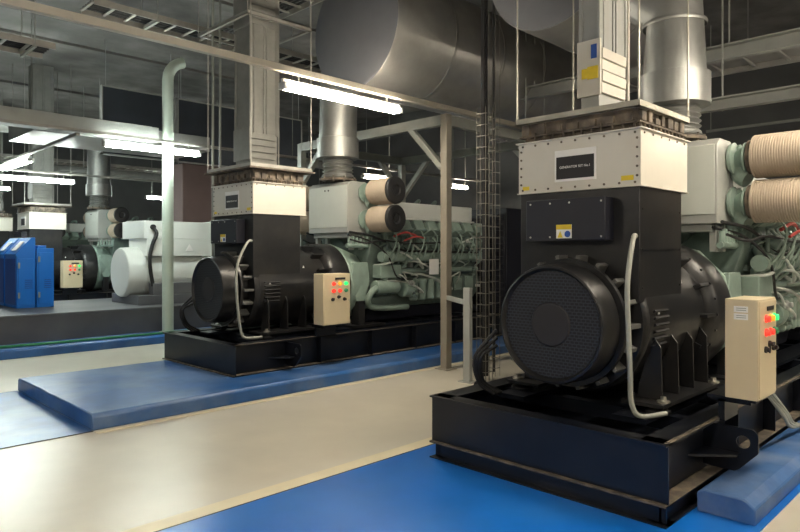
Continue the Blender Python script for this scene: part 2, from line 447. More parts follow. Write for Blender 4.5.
    for s in ((-1,) if far else (-1,1)):
        rot = Matrix.Rotation(-s*-.45, 3, 'X')
        for k in range(8):
            x = 2.70+.298*k
            rc = nb(); rc.box(x, x+.20, s*.60-.13, s*.60+.13, 1.86, 2.02, rot).box(x-.02, x+.22, s*.60-.15, s*.60+.15, 1.83, 1.865, rot, (x+.1, s*.60, 1.94))
            rc.cyl((x+.1, s*.60, 1.98), (x+.1, s*.60+s*.03, 2.05), .035, 12)
            RC = B(rc, 'rocker_cover', 'green', bevel=.02)
            if far: continue
            hd2 = nb(); hd2.box(x-.01, x+.21, s*.56-.10, s*.56+.12, 1.64, 1.83, rot)
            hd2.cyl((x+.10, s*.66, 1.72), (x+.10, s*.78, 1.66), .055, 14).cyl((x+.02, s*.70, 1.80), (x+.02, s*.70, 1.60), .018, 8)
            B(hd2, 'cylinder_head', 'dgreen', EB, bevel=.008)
            dr = nb(); dr.box(x, x+.22, min(s*.45,s*.485), max(s*.45,s*.485), .92, 1.16)
            for a in (0,1):
                for b in (0,1): dr.cyl((x+.03+.16*a, s*.47, .95+.18*b), (x+.03+.16*a, s*.50, .95+.18*b), .012, 8)
            B(dr, 'inspection_door', 'green', EB, bevel=.01)
            pp = nb(); pp.tube([(x+.12, s*.70, 1.80), (x+.16, s*.80, 1.66), (x+.14, s*.72, 1.45), (x+.10, s*.60, 1.32)], .016, 8)
            pp.tube([(x+.05, s*.74, 1.92), (x+.07, s*.84, 1.80), (x+.05, s*.80, 1.60), (x-.02, s*.66, 1.40)], .010, 6)
            B(pp, 'fuel_pipe', 'green', EB)
        if far: continue
        mf = nb(); mf.cyl((2.62, s*.66, 1.50), (5.0, s*.66, 1.50), .075, 16).cyl((2.66, s*.60, 1.28), (4.95, s*.60, 1.28), .04, 12)
        for k in range(8):
            x = 2.80+.298*k; mf.lathe((x-.03, s*.66, 1.50), (1,0,0), [(0,.095),(.06,.095)], 16); mf.cyl((x, s*.66, 1.50), (x, s*.58, 1.66), .05, 12)
        B(mf, 'manifold', 'green', EB)
        for k in range(5):
            x = 3.35+.19*k; cf = nb(); cf.lathe((x, s*.62, .82), (0,0,1), [(0,.05),(.02,.07),(.26,.07),(.28,.08),(.32,.08),(.34,.05)], 16)
            B(cf, 'oil_filter', 'green', EB)
        pm = nb(); pm.box(2.62, 3.05, min(s*.48,s*.66), max(s*.48,s*.66), 1.18, 1.38).cyl((2.55, s*.60, 1.05), (3.0, s*.60, 1.05), .10, 20).cyl((2.75, s*.6, 1.1), (2.75, s*.6, 1.45), .05, 12).cyl((3.1, s*.62, 1.0), (3.28, s*.62, 1.0), .12, 20)
        pm.tube([(2.6, s*.62, 1.05), (2.45, s*.66, 1.0), (2.42, s*.60, .85), (2.6, s*.55, .75), (3.3, s*.55, .72)], .045, 12)
        B(pm, 'coolant_pump', 'green', EB, bevel=.01)
        cb = nb(); cb.tube([(2.15, s*.50, 1.86), (2.5, s*.62, 1.80), (3.0, s*.72, 1.60), (3.6, s*.76, 1.58), (4.8, s*.74, 1.56)], .016, 8)
        cb.tube([(2.2, s*.40, 1.82), (2.45, s*.58, 1.74), (2.7, s*.72, 1.52), (2.9, s*.72, 1.2), (3.3, s*.66, 1.15)], .012, 8)
        cb.tube([(2.12, s*.55, 1.75), (2.35, s*.64, 1.70), (2.6, s*.74, 1.74), (3.1, s*.80, 1.70), (3.9, s*.78, 1.72)], .013, 8)
        B(cb, 'wiring_loom', 'rubber', EB)
        rh = nb(); rh.tube([(2.75, s*.80, 1.80), (2.95, s*.84, 1.86), (3.2, s*.82, 1.82)], .017, 8).tube([(2.95, s*.82, 1.74), (3.15, s*.86, 1.80), (3.4, s*.82, 1.78)], .014, 8)
        B(rh, 'hose', 'red', EB, label='red hoses')
        for k in range(22):
            mis = nb()
            x = rng.uniform(2.6, 4.9); z = rng.uniform(.9, 1.75); y = s*rng.uniform(.50, .70)
            if k % 2: mis.box(x, x+rng.uniform(.04,.12), y-.03, y+.03, z, z+rng.uniform(.03,.11))
            else: mis.lathe((x, y, z), (0, s, 0), [(0,.04),(.05,.04),(.055,.025),(.09,.025)], 12)
            B(mis, 'engine_fitting', ('green','dgreen','shield')[k%3], EB, bevel=.006)
        mp = nb()
        for k in range(16):
            x = rng.uniform(2.6, 4.6); z = rng.uniform(.85, 1.7); y = s*rng.uniform(.62, .76); l = rng.uniform(.15,.5)
            mp.tube([(x, s*.5, z), (x+.02, y, z+.02), (x+l, y, z+rng.uniform(-.15,.15)), (x+l+.03, s*.52, z+rng.uniform(-.2,.1))], rng.uniform(.008,.018), 8)
        B(mp, 'steel_pipe', 'panel', EB)
        nt_ = nb(); nt_.box(3.52, 3.74, min(s*.80,s*.804), max(s*.80,s*.804), 1.22, 1.46)
        if s < 0: B(nt_, 'paper_notice', 'stk', EB, label='white paper notice')
    ic = nb(); ic.box(3.00, 4.95, -.50, .50, 2.10, 2.34).box(2.95, 5.0, -.52, .52, 2.07, 2.10)
    IC = B(ic, 'intake_cover', 'gwhite', bevel=.01)
    p9 = nb()
    for k in range(4): p9.tube([(3.2+.42*k, .1, 2.3), (3.25+.42*k, .0, 2.42), (3.40+.42*k, .1, 2.44), (3.45+.42*k, .3, 2.3)], .03, 8)
    B(p9, 'coolant_pipe', 'dgreen', IC)
    ra = nb(); ra.box(5.5, 5.98, -.84, .84, .49, 2.35).box(5.48, 5.50, -.80, .80, .60, 2.25)
    for k in range(14): ra.box(5.47, 5.49, -.78, .78, .66+.115*k, .69+.115*k)
    B(ra, 'radiator', 'navy', bevel=.01)
    fe = nb(); fe.lathe((0,0,1.05), (1,0,0), [(5.05,.40),(5.25,.40),(5.28,.30),(5.40,.30)], 24)
    B(fe, 'damper', 'dgreen')
    # air box with four intake filters
    ab = nb(); ab.prism([(2.155,1.85),(2.155,2.54),(2.22,2.60),(2.50,2.60),(2.56,2.54),(2.56,1.85)], 'y', -.46, .46)
    ab.box(2.2, 2.5, -.40, .40, 1.78, 1.85).box(2.25, 2.32, -.42, -.36, 1.6, 1.85).box(2.25, 2.32, .36, .42, 1.6, 1.85).box(2.44, 2.52, -.42, -.36, 1.6, 1.85).box(2.44, 2.52, .36, .42, 1.6, 1.85)
    AB = B(ab, 'air_box', 'shield', bevel=.008)
    ap = nb(); ap.box(2.148, 2.155, -.44, .44, 1.93, 2.54)
    B(ap, 'shield_panel', 'panel', AB, bevel=.003)
    as_ = nb(); as_.cyl((2.148, .05, 2.48),(2.142, .05, 2.48), .014, 10).cyl((2.148, -.03, 2.48),(2.142, -.03, 2.48), .014, 10)
    B(as_, 'screw', 'ink', AB)
    for s in (-1,1):
        for zf in (2.44, 2.045):
            el = nb(); el.lathe((2.47, s*.455, zf), (0, s, 0), [(0,.10),(.02,.13),(.05,.14)], 28)
            el.tube([(2.50, s*.66, zf), (2.50, s*.60, zf+.015), (2.52, s*.54, zf-.01), (2.54, s*.515, zf-.08), (2.53, s*.54, zf-.15), (2.52, s*.60, zf-.19)], .082, 20, 6)
            el.tube([(2.54, s*.50, zf+.12), (2.58, s*.52, zf+.02), (2.60, s*.50, zf-.12)], .035, 12, 5)
            el.lathe((2.50, s*.575, zf), (0,s,0), [(0,.10),(.01,.135),(.03,.135)], 28)
            EL = B(el, 'turbo_housing', 'green', AB)
            fi = nb(); prof = [(0,.165),(.01,.188)]
            for k in range(20):
                t = .02+k*.020; prof += [(t,.190),(t+.009,.190),(t+.011,.183),(t+.0185,.183)]
            prof += [(.42,.190)]
            fi.lathe((2.50, s*.655, zf), (0, s, 0), prof, 40)
            FI = B(fi, 'air_filter', 'filt', AB, label='ribbed beige intake filter')
            cp = nb(); cp.lathe((2.50, s*1.075, zf), (0, s, 0), [(0,.196),(.025,.196),(.04,.18),(.045,.08),(.03,.06)], 40)
            B(cp, 'end_cap', 'black', FI, label='black end cap') if False else B(cp, 'end_cap', 'black', AB, label='black end cap')
            bd = nb(); bd.lathe((2.50, s*.615, zf), (0, s, 0), [(0,.11),(.004,.15),(.04,.15)], 28)
            B(bd, 'clamp', 'dusty', AB)
    # low valves near the air box
    vg = nb()
    for k in range(6): vg.cyl((2.15+.07*k, -.50, 1.68), (2.15+.07*k, -.50, 1.78+.02*(k%2)), .022, 10)
    vg.cyl((2.1, -.50, 1.66), (2.7, -.50, 1.66), .03, 12)
    B(vg, 'valve_block', 'green')
    # --- control box on a stand at the near side
    y0, y1 = cby, cby+.20
    w = .38 if sub_base else .44
    cx = nb(); cx.box(cbx, cbx+w, y0, y1, .644, 1.294)
    CX = B(cx, 'control_box', 'beige', bevel=.005)
    dr = nb(); dr.box(cbx+.012, cbx+w-.012, y0-.006, y0, .66, 1.28)
    B(dr, 'door', 'beige', CX, bevel=.002)
    hn = nb(); hn.cyl((cbx+w-.03, y0-.006, .95), (cbx+w-.03, y0-.014, .95), .012, 12)
    B(hn, 'latch', 'chrome', CX)
    q = nb(); q.box(cbx+w*.42, cbx+w*.80, y0-.010, y0-.006, 1.215, 1.243); B(q, 'display', 'ink', CX)
    cols = ('ired','iamber','igreen')
    for r_, z in enumerate((1.165, 1.075)):
        for k in range(3):
            xk = cbx+w*(.36+.23*k)
            bq = nb(); bq.lathe((xk, y0-.006, z), (0,-1,0), [(0,.026),(.008,.026),(.012,.021),(.028,.020)], 16)
            B(bq, 'indicator', (cols[k] if r_ == 0 else ('ired', 'ired', 'cgreen')[k]), CX)
    for k in range(3):
        xk = cbx+w*(.32+.22*k)
        bq = nb(); bq.lathe((xk, y0-.006, .965+.03*(k%2)), (0,-1,0), [(0,.022),(.012,.022),(.014,.016),(.03,.016)], 16).box(xk-.02, xk+.02, y0-.04, y0-.03, .96+.03*(k%2), .972+.03*(k%2), Matrix.Rotation(.7*(k-1)-.4, 3, 'Y'))
        B(bq, 'switch', 'ink', CX)
    if sub_base:
        st = nb(); st.box(cbx-.002, cbx, y0+.06, y0+.145, 1.208, 1.248).box(cbx-.002, cbx, y0+.06, y0+.145, 1.16, 1.20)
        SS = B(st, 'sticker', 'stk', CX, label='two white paper stickers')
        s3 = nb()
        for z in (1.235, 1.222, 1.187, 1.174): s3.box(cbx-.0026, cbx-.002, y0+.07, y0+.13, z-.0025, z+.0025)
        B(s3, 'sticker_print', 'conduit', CX)
    sd = nb(); sd.box(cbx+.06, cbx+.10, y0+.06, y1+.12, .60, .644).box(cbx+w-.10, cbx+w-.06, y0+.06, y1+.12, .60, .644)
    sd.box(cbx+.06, cbx+w-.06, y1+.02, y1+.06, .47, .64).box(cbx+.02, cbx+w-.02, y0+.02, y1+.12, .625, .645)
    B(sd, 'control_stand', 'skid')
    if not far:
        ct = nb()
        for k in range(3):
            ct.tube([(cbx+w+.04+.02*k, y1-.05, .70), (cbx+w+.25, y1-.06-.02*k, .60), (cbx+w+.62+.05*k, y1-.09, .36), (cbx+w+.88+.06*k, y1-.08, .22), (cbx+w+1.3, y1-.10-.04*k, .175)], .014, 8)
        if sub_base: B(ct, 'cable', 'conduit')
    return R

M['bracket'] = mat('satin_black_bracket', (.13,.13,.125), .35)
M['cgreen'] = mat('green_button', (.05,.30,.15), .4)
GY = (2.44, 7.50, 12.56, 17.55, 22.6)
sign = 'GENERATOR SET No.1'
genset((3.715, GY[0], .12), 'large black generator set on blue floor, nearest, with two white stickers on its control box', True, .785, sign, cby=-1.17)
sign = 'GENERATOR SET No.2'
genset((3.82, GY[1], .15), 'second black generator set, on the raised blue plinth behind the light brown post', False, 1.18, sign, cby=-1.14)
genset((3.98, GY[3], .22), 'distant black generator set with cream hood behind the blue cabinets', False, 1.10, sign, far=True)
genset((4.05, GY[4], .30), 'farthest generator set, its cream hood just showing at the left edge', False, 1.10, sign, far=True)

# ------------------------------------------------------------------ white generator set on grey tank
tk = MB().box(-2.0, 9.2, 11.42, 14.25, .15, .575).box(-2.02, 9.22, 11.40, 14.27, .565, .60)
tag(tk.build('base_tank', 'dgrey', bevel=.006), 'long dark grey steel base running under the blue cabinets and white generator', 'base')
G3 = thing('generator_set', (4.91, 12.56, .60), 'white generator set with round end cover, behind the pale green pole', 'generator', 'diesel generator sets standing in a row')
def w3(): return MB((-4.91, -12.56, -.60))
o = w3(); o.lathe((4.91,12.56,1.21), (1,0,0), [(0,.30),(0,.46),(.03,.475),(.10,.48),(.34,.49),(.36,.47),(1.5,.47),(1.52,.52),(1.8,.52)], 56)
A3 = o.build('alternator', 'gwhite', G3)
o = w3(); o.lathe((4.91,12.56,1.21), (1,0,0), [(-.005,.44),(.01,.44)], 48); o.build('end_grille', 'gwhite', A3, label='white perforated end cover')
o = w3(); o.box(5.16, 6.55, 12.05, 13.07, 1.86, 2.20); T3 = o.build('terminal_box', 'gwhite', G3, bevel=.01)
o = w3(); o.box(5.22, 6.9, 12.045, 12.9, 1.52, 1.86).box(6.55, 7.4, 12.0, 13.1, 1.3, 2.22); o.build('side_cover', 'gwhite', T3, bevel=.01)
o = w3(); o.prism([(6.0,1.62),(6.16,1.62),(6.08,1.76)], 'y', 12.035, 12.045); o.build('warning_mark', 'stk', T3)
o = w3(); o.tube([(5.35,12.03,2.05),(5.38,11.98,1.95),(5.30,11.98,1.75),(5.24,11.97,1.5),(5.26,11.98,1.25),(5.32,12.0,.95)], .035, 12); o.cyl((5.33,12.05,2.08),(5.33,12.0,2.08),.05,14)
o.build('cable', 'rubber', G3, label='thick black cable down the side')
o = w3(); o.box(5.0, 8.8, 11.9, 13.2, .60, .78).box(5.3, 7.0, 11.95, 12.15, .78, 1.0).box(5.3, 7.0, 13.0, 13.2, .78, 1.0); o.build('skid', 'dgrey', G3, bevel=.01)
o = w3(); o.box(6.7, 8.9, 12.1, 13.0, .85, 1.9).lathe((6.7,12.56,1.2),(1,0,0),[(0,.56),(.2,.56)],32)
for k in range(6): o.box(6.9+.33*k, 7.12+.33*k, 12.0, 12.2, 1.85, 2.0)
o.build('engine_block', 'dgreen', G3, bevel=.01)

# ------------------------------------------------------------------ blue consoles
def console(x0, x1, y0, y1, h, hf, label, slope=True):
    R = thing('control_cabinet', ((x0+x1)/2, (y0+y1)/2, .60), label, 'cabinet', 'blue cabinets on the grey base')
    of = (-(x0+x1)/2, -(y0+y1)/2, -.60)
    if slope: b = MB(of).prism([(x0,.60),(x1,.60),(x1,h),(x1-.06,h),(x0-.02,hf),(x0,hf-.05)], 'y', y0, y1)
    else: b = MB(of).box(x0, x1, y0, y1, .60, h).box(x0+.04, x1-.10, y0+.1, y1-.1, h, h+.05)
    b.build('body', 'cab', R, bevel=.008)
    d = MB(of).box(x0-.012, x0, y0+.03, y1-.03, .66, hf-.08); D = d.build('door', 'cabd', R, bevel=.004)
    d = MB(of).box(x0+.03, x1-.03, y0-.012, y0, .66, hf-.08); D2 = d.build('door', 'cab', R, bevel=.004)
    for z in (.78, hf-.25): MB(of).box(x0+.02, x0+.05, y0-.03, y0-.012, z, z+.10).build('hinge', 'tray', D2)
    v = MB(of)
    for k in range(5): v.box((x0+x1)/2-.02, x1-.05, y0-.018, y0-.012, .95+.035*k, .965+.035*k)
    v.build('vent_slot', 'cabd', D2)
    if slope:
        t = MB(of); n = Vector((-(h-hf), 0, (x1-x0-.04))).normalized()
        a = Vector((x0+.03, 0, hf+(h-hf)*.2)); c = Vector((x0+.17, 0, hf+(h-hf)*.75))
        vs = []
        for p in (a, c):
            for y in (y0+.15, y0+.40):
                vs.append(Vector((p.x, y, p.z)) + n*.004)
        vs += [v_+n*.012 for v_ in vs]
        t._add(vs, [(0,1,3,2),(4,6,7,5),(0,4,5,1),(2,3,7,6),(0,2,6,4),(1,5,7,3)])
        t.build('display', 'stk', R, label='pale instrument panel on the sloping top')
    return R
console(3.20, 3.50, 12.77, 13.50, 1.86, 1.56, 'tall blue cabinet with sloping instrument top at the front edge of the pair')
console(3.525, 3.81, 12.78, 13.40, 1.67, 1.67, 'lower flat-topped blue cabinet standing against the sloping-topped one', False)
console(3.20, 3.50, 13.56, 14.20, 1.86, 1.56, 'blue sloping-topped cabinet cut by the left edge of the picture')

# ------------------------------------------------------------------ busbar risers
def busbar(loc, wx, wy, top, label, stickers):
    R = thing('busbar_duct', loc, label, 'duct', 'vertical busbar ducts over the generator hoods')
    H = top-loc[2]
    b = MB().box(.012, wx-.012, .014, wy-.012, .02, H-.001)
    b.build('riser', ('lgrey' if stickers else 'bgrey'), R, bevel=.003)
    for (xa, xb) in ((0, wx*.10), (wx*.14, wx*.42), (wx*.47, wx*.53), (wx*.58, wx*.88), (wx*.93, wx)):
        MB().box(xa, xb, 0, .013, .56, H-.002).build('cover_strip', ('lgrey' if stickers else 'bgrey'), R, bevel=.002)
    for (ya, yb) in ((.0, .02), (wy-.03, wy)):
        MB().box(-.004, .0115, ya+.001, yb, .56, H-.002).build('cover_strip', ('lgrey' if stickers else 'bgrey'), R, bevel=.002)
    MB().box(wx-.008, wx+.012, -.012, .004, .02, H-.002).build('corner_angle', 'white' if stickers else 'bgrey', R)
    for zb in (.20, 2.05):
        if zb > 1 and H < 2.6: continue
        j = MB().box(-.012, .010, -.008, wy+.012, zb, zb+.44)
        for k in range(4): j.box(.013, wx-.06, -.012-.006*(k%2), .0139, zb+.02+.09*k, zb+.10+.09*k)
        J0 = j.build('joint_cover', 'white' if stickers else 'bgrey', R, bevel=.003)
        if zb < 1: J = J0
    if stickers:
        MB().box(-.015, -.0125, .02, .07, .49, .60).build('blue_sticker', 'bluest', J, label='blue warning sticker')
        MB().box(-.015, -.0125, .09, .15, .34, .42).box(-.016, -.0127, .01, .10, .33, .43).build('yellow_sticker', 'yellow', J, label='yellow warning stickers')
    MB().box(-.06, wx+.06, -.08, wy+.08, .0, .02).box(.02, wx-.04, .03, wy-.02, .02, .22).build('base_flange', 'dusty', R)
    return R
busbar((4.62, 2.42, 2.625), .47, .18, RH-.002, 'pale vertical busbar duct with blue and yellow stickers, above the nearest hood', True)
busbar((4.75, 7.66, 2.675), .46, .40, RH-.002, 'broad grey vertical busbar duct rising from the second generator hood', False)
busbar((4.80, 17.7, 2.745), .46, .40, RH-.002, 'distant grey busbar duct above the hood behind the blue cabinets', False)
busbar((4.85, 22.7, 2.847), .46, .40, RH-.002, 'farthest busbar duct, at the left edge', False)

# frames hung on rods over the hoods
def hung_frame(x0, x1, y0, y1, z, label, m='wire', plate=False, rodtop=RH-.002):
    R = thing('hanging_frame', ((x0+x1)/2, (y0+y1)/2, z), label, 'frame', 'angle frames hung round the busbar ducts')
    of = (-(x0+x1)/2, -(y0+y1)/2, -z)
    for (a, b, c, d) in ((x0,x1,y0,y0+.006),(x0,x1,y1-.006,y1),(x0,x0+.006,y0,y1),(x1-.006,x1,y0,y1)):
        f = MB(of).box(a, b, c, d, z, z+.045)
        if b-a > .01: f.box(a, b, min(c, d)-(0 if c == y0 else .035), max(c, d)+(.035 if c == y0 else 0), z, z+.006)
        else: f.box(a-(0 if a == x0 else .035), b+(.035 if a == x0 else 0), c, d, z, z+.006)
        f.build('angle', m, R)
    for x, y in ((x0+.01,y0+.01),(x1-.01,y0+.01),(x0+.01,y1-.01),(x1-.01,y1-.01)):
        MB(of).cyl((x,y,z),(x,y,rodtop),.007,8).build('rod', m, R)
    if plate:
        p = MB(of).box(x0+.02, 4.56, y0+.02, y1-.02, z+.006, z+.022) if False else MB(of).box(x0-.03, x1+.03, y0-.03, y1+.03, z-.02, z-.001)
        p.build('cover_plate', 'dusty', R)
    return R
hung_frame(4.22, 5.10, 1.92, 2.93, 2.595, 'cream angle frame on thin rods above the nearest cream hood')
hung_frame(4.32, 5.27, 6.95, 8.05, 2.675, 'grey frame over the cream hood of the second generator', 'tray', plate=True)
hung_frame(4.52, 5.56, 7.35, 8.70, 4.74, 'dark square frame high round the broad grey duct', 'tray')
hung_frame(4.45, 5.5, 17.1, 18.15, 2.745, 'distant frame over the hood behind the blue cabinets', 'tray', plate=True)

# ------------------------------------------------------------------ exhausts
def exhaust(x, y, z0, label, path_top, m='galv'):
    R = thing('exhaust_pipe', (x, y, z0), label, 'pipe', 'clad exhaust pipes above the engines')
    b = MB()
    prof = [(0,.24),(.02,.26),(.04,.24)]
    for k in range(5): prof += [(.06+k*.05,.235),(.085+k*.05,.205)]
    prof += [(.31,.24)]
    b.lathe((0,0,0), (0,0,1), prof, 36).build('bellows', 'dusty' if False else 'galv', R)
    MB().lathe((0,0,.30), (0,0,1), [(0,.29),(0.01,.315),(.30,.315),(.31,.28)], 40).build('lower_jacket', m, R)
    pts = [(0,0,.61)] + [(p[0]-x, p[1]-y, p[2]-z0) for p in path_top]
    P = [Vector(p) for p in pts]
    up = MB().tube(P, .28, 40, 0)
    up.build('jacket', m, R)
    for i in range(len(P)-1):
        d = P[i+1]-P[i]; n = max(1, int(d.length/1.0))
        for k in range(1, n+1):
            sm = MB(); q = P[i]+d*(k/(n+.3)); sm.lathe(q, d, [(0,.281),(.01,.286),(.03,.286),(.04,.281)], 40, False)
            sm.build('seam_band', m, R)
    fg = MB(); fg.lathe((0,0,-.03), (0,0,1), [(0,.28),(.03,.28)], 32)
    for k in range(10):
        an = 2*PI*k/10; fg.cyl((.255*math.cos(an), .255*math.sin(an), -.05), (.255*math.cos(an), .255*math.sin(an), .03), .014, 8)
    fg.build('flange', 'dusty', R)
    return R
exhaust(6.10, 2.44, 2.66, 'wide clad exhaust pipe with bellows beside the nearest air filters', [(6.10,2.44,3.85),(6.15,3.3,4.62)])
exhaust(6.14, 7.46, 2.69, 'clad exhaust pipe rising from the second generator to the big horizontal silencer', [(6.14,7.42,4.35)])
exhaust(6.30, 17.5, 2.76, 'distant shiny exhaust pipe above the far air filters', [(6.30,17.5,4.6)])
exhaust(6.30, 12.70, 2.45, 'short exhaust pipe behind the pale green pole', [(6.30,12.7,4.6)], 'galvd') if False else None

def silencer(x0, x1, y, z, r, label, rods):
    R = thing('silencer', (x0, y, z-r), label, 'silencer', 'large horizontal exhaust silencers')
    c = (0, 0, r)
    MB().lathe(c, (1,0,0), [(0,r-.06),(.0,r-.01),(.02,r),(x1-x0-.02,r),(x1-x0,r-.02)], 72, True).build('shell', 'galvd', R)
    e = MB().lathe(c, (1,0,0), [(-.012,r-.03),(-.002,r-.01)], 72); e.build('end_plate', 'endp', R)
    n = int((x1-x0)/1.15)
    for k in range(1, n+1):
        s = MB(); s.lathe(c, (1,0,0), [(k*1.15,r+.001),(k*1.15,r+.008),(k*1.15+.05,r+.008),(k*1.15+.05,r+.001)], 72, False)
        s.build('seam_band', 'galvd', R)
    for xx in rods:
        h = MB()
        h.beam((xx, -r-.12, -.03), (xx, r+.12, -.03), .05, .05)
        for s_ in (-1, 1): h.cyl((xx, s_*(r+.03), -.06), (xx, s_*(r+.03), RH-.002-z+r), .012, 8)
        h.build('hanger', 'steel', R)
    return R
M['endp'] = mat('grey_end_plate', (.11,.113,.125), .6, .1, .1, 2)
silencer(5.82, 11.8, 6.72, 4.72, .88, 'big horizontal clad silencer with flat round end, above the second engine', (7.35, 9.6))
silencer(6.35, 8.55, 3.98, 4.96, .82, 'big horizontal silencer cut by the top edge, left of the busbar duct', (7.6,))

# ------------------------------------------------------------------ steel frame round the second engine
fr = thing('steel_frame', (6.68, 5.81, 0), 'tall steel frame of posts and beams standing in front of the second engine', 'frame')
def w_f(): return MB((-6.68, -5.81, 0))
pz = 3.42
for (x, y, s_, b, mm) in ((6.63,5.74,.11,0,'brown'),(9.25,5.81,.11,0,'steel'),(6.68,9.10,.11,0,'steel'),(9.15,9.10,.11,0,'steel')):
    p = w_f().box(x-.055, x+.055, y-.055, y+.055, b, pz+.06); p.box(x-.11, x+.11, y-.11, y+.11, 0, .015)
    p.build('post', mm, fr, bevel=.004)
for a, b in (((6.68,5.81),(6.68,9.1)),((6.68,9.1),(9.15,9.1)),((9.15,5.81),(9.15,9.1)),((6.68,5.81),(9.25,5.81))):
    w_f().beam((*a, pz), (*b, pz), .10, .14).build('beam', 'steel', fr)
for a, b in (((6.68,6.45,pz-.05),(6.68,5.85,pz-.65)),((6.68,8.5,pz-.05),(6.68,9.05,pz-.6)),((8.55,9.1,pz-.05),(9.1,9.1,pz-.65)),((9.15,8.4,pz-.05),(9.15,9.05,pz-.7)),((9.2,6.4,pz-.05),(9.2,5.85,pz-.6))):
    w_f().beam(a, b, .08, .08).build('brace', 'steel', fr)

# ------------------------------------------------------------------ rails, trunkings and lamps
def rail(p0, p1, w, h, m, name, label, cat, xs=()):
    R = thing(name, p0, label, cat)
    of = tuple(-c for c in p0)
    MB(of).beam(p0, p1, w, h).build('bar', m, R, bevel=.004)
    d = Vector(p1)-Vector(p0)
    for t in xs:
        q = Vector(p0)+d*t; MB(of).cyl(q, (q.x, q.y, RH-.002), .007, 8).build('rod', 'steel', R)
    return R
rail((-1.5,5.81,3.60), (12.2,5.81,3.58), .07, .07, 'rail', 'lighting_rail', 'long cream rail crossing overhead, carrying the bright near lamp', 'rail', (.1,.78,.97))
rail((-1.5,10.95,3.56), (14.,10.95,3.56), .06, .05, 'tray', 'lighting_rail', 'dull rail over the far aisle carrying the cool white lamp', 'rail', (.2,.6,.9))
rail((-1.5,16.05,3.42), (14.,16.05,3.42), .06, .05, 'tray', 'lighting_rail', 'distant rail with a lamp, beyond the grey base', 'rail', (.3,.6,.9))
rail((3.62,10.95,3.50), (3.62,15.9,3.46), .06, .05, 'tray', 'lighting_rail', 'short rail running away with a tilted-looking lamp at the left edge', 'rail', (.5,))
tag(MB().box(-2., 5.0, 11.05, 11.32, 3.56, 3.80).box(-2., 5.0, 11.32, 11.34, 3.56, 3.86).build('cable_trunking', 'lgrey'), 'light grey trunking along the ceiling left of the cool white lamp', 'trunking')

def fixture(cx, cy, z, L=1.72, along='x', m='lamp', label='', group='fluorescent lamps in rows', rz=0, top=None):
    R = thing('fluorescent_lamp', (cx, cy, z), label, 'lamp', group)
    if along == 'y': R.rotation_euler = (0,0,PI/2)
    h = L/2
    MB().prism([(-.022,.10),(.022,.10),(.026,.055),(.010,.01),(-.010,.01),(-.026,.055)], 'x', -h, h).build('housing', 'stk', R)
    for y in (-.042, .042): MB().cyl((-h+.05,y,.02),(h-.05,y,.02),.030,14).build('tube', m, R)
    MB().box(-h, -h+.045, -.06, .06, -.01, .06).box(h-.045, h, -.06, .06, -.01, .06).build('socket', 'stk', R)
    k = MB()
    tz = (top if top else 3.60)-z
    for x in (-h*.75, h*.75): k.cyl((x,0,.10),(x,0,tz),.008,8)
    k.build('hanger', 'steel', R)
    return R
G_HID = 'lamps of the same rows outside the picture'
fixture(4.90, 5.81, 3.38, 1.80, label='bright warm fluorescent lamp under the cream rail, nearest of the lamps')
fixture(4.86, 10.93, 3.36, 1.72, m='lampc', label='cool white lamp crossing in front of the pale green pole')
fixture(10.55, 11.3, 3.36, 1.0, top=RH-.002, label='lamp showing just above the second generator air filters')
fixture(13.6, 11.3, 3.36, .7, top=RH-.002, label='small far lamp showing just right of the brown post')
fixture(4.30, 16.05, 3.20, 1.85, top=3.42, m='lampc', label='lamp low at the left edge, above the cream hood behind the cabinets')
fixture(3.62, 14.45, 3.32, 1.9, 'y', top=3.47, m='lampc', label='foreshortened lamp at the left edge running away from the viewer')
fixture(10.0, 21.2, 3.40, 1.72, top=RH-.002, m='lampc', label='tiny far lamp left of the pale green pole')
fixture(4.3, 21.2, 3.40, 1.72, top=RH-.002, m='lampc', label='tiny far lamp at the left edge under the other two')
for (x, y) in ((-2.4,5.81),(-.9,10.95),(1.2,.75),(5.3,.75),(-3.2,.75),(9.6,.35),(1.2,-3.6),(6.,-3.6)):
    fixture(x, y, 3.38, 1.80, m='lamp' if y < 8 else 'lampc', top=RH-.002, label='fluorescent lamp hung in a row outside the picture', group=G_HID)

# ------------------------------------------------------------------ baffles, ducts, trays in the ceiling space
for k, (a, b) in enumerate(((5.3, 7.0), (7.05, 8.8), (8.85, 10.7))):
    R = thing('baffle_panel', (a, 14.6, 3.75), ('dark blue ceiling baffle left of the pale green pole', 'dark blue ceiling baffle right of the pale green pole', 'dark blue ceiling baffle between the broad duct and the silencer')[k], 'panel', 'dark baffle panels')
    MB((-a,-14.6,-3.75)).box(a+.03, b-.03, 14.58, 14.62, 3.78, 5.25).build('sheet', 'baffle', R)
    f = MB((-a,-14.6,-3.75)); f.box(a, a+.03, 14.56, 14.64, 3.75, 5.28).box(b-.03, b, 14.56, 14.64, 3.75, 5.28).box(a, b, 14.56, 14.64, 3.75, 3.78).box(a, b, 14.56, 14.64, 5.25, 5.28)
    f.cyl((a+.1,14.6,5.28),(a+.1,14.6,RH-.002),.01,8).cyl((b-.1,14.6,5.28),(b-.1,14.6,RH-.002),.01,8)
    f.build('panel_frame', 'lgrey', R)
tag(MB().box(7.05, 8.4, 14.3, 15.2, 0.15, 3.70).build('enclosure', 'maroon', bevel=.02), 'brown tall enclosure behind the white generator', 'enclosure')
tag(MB().prism([(11.8,3.62),(11.8,3.9),(12.6,4.05),(13.3,4.05),(13.3,3.62)], 'x', 3.2, 6.4).build('air_duct', 'galvd', bevel=.01), 'galvanised duct above the white generator, behind the cool white lamp', 'duct')

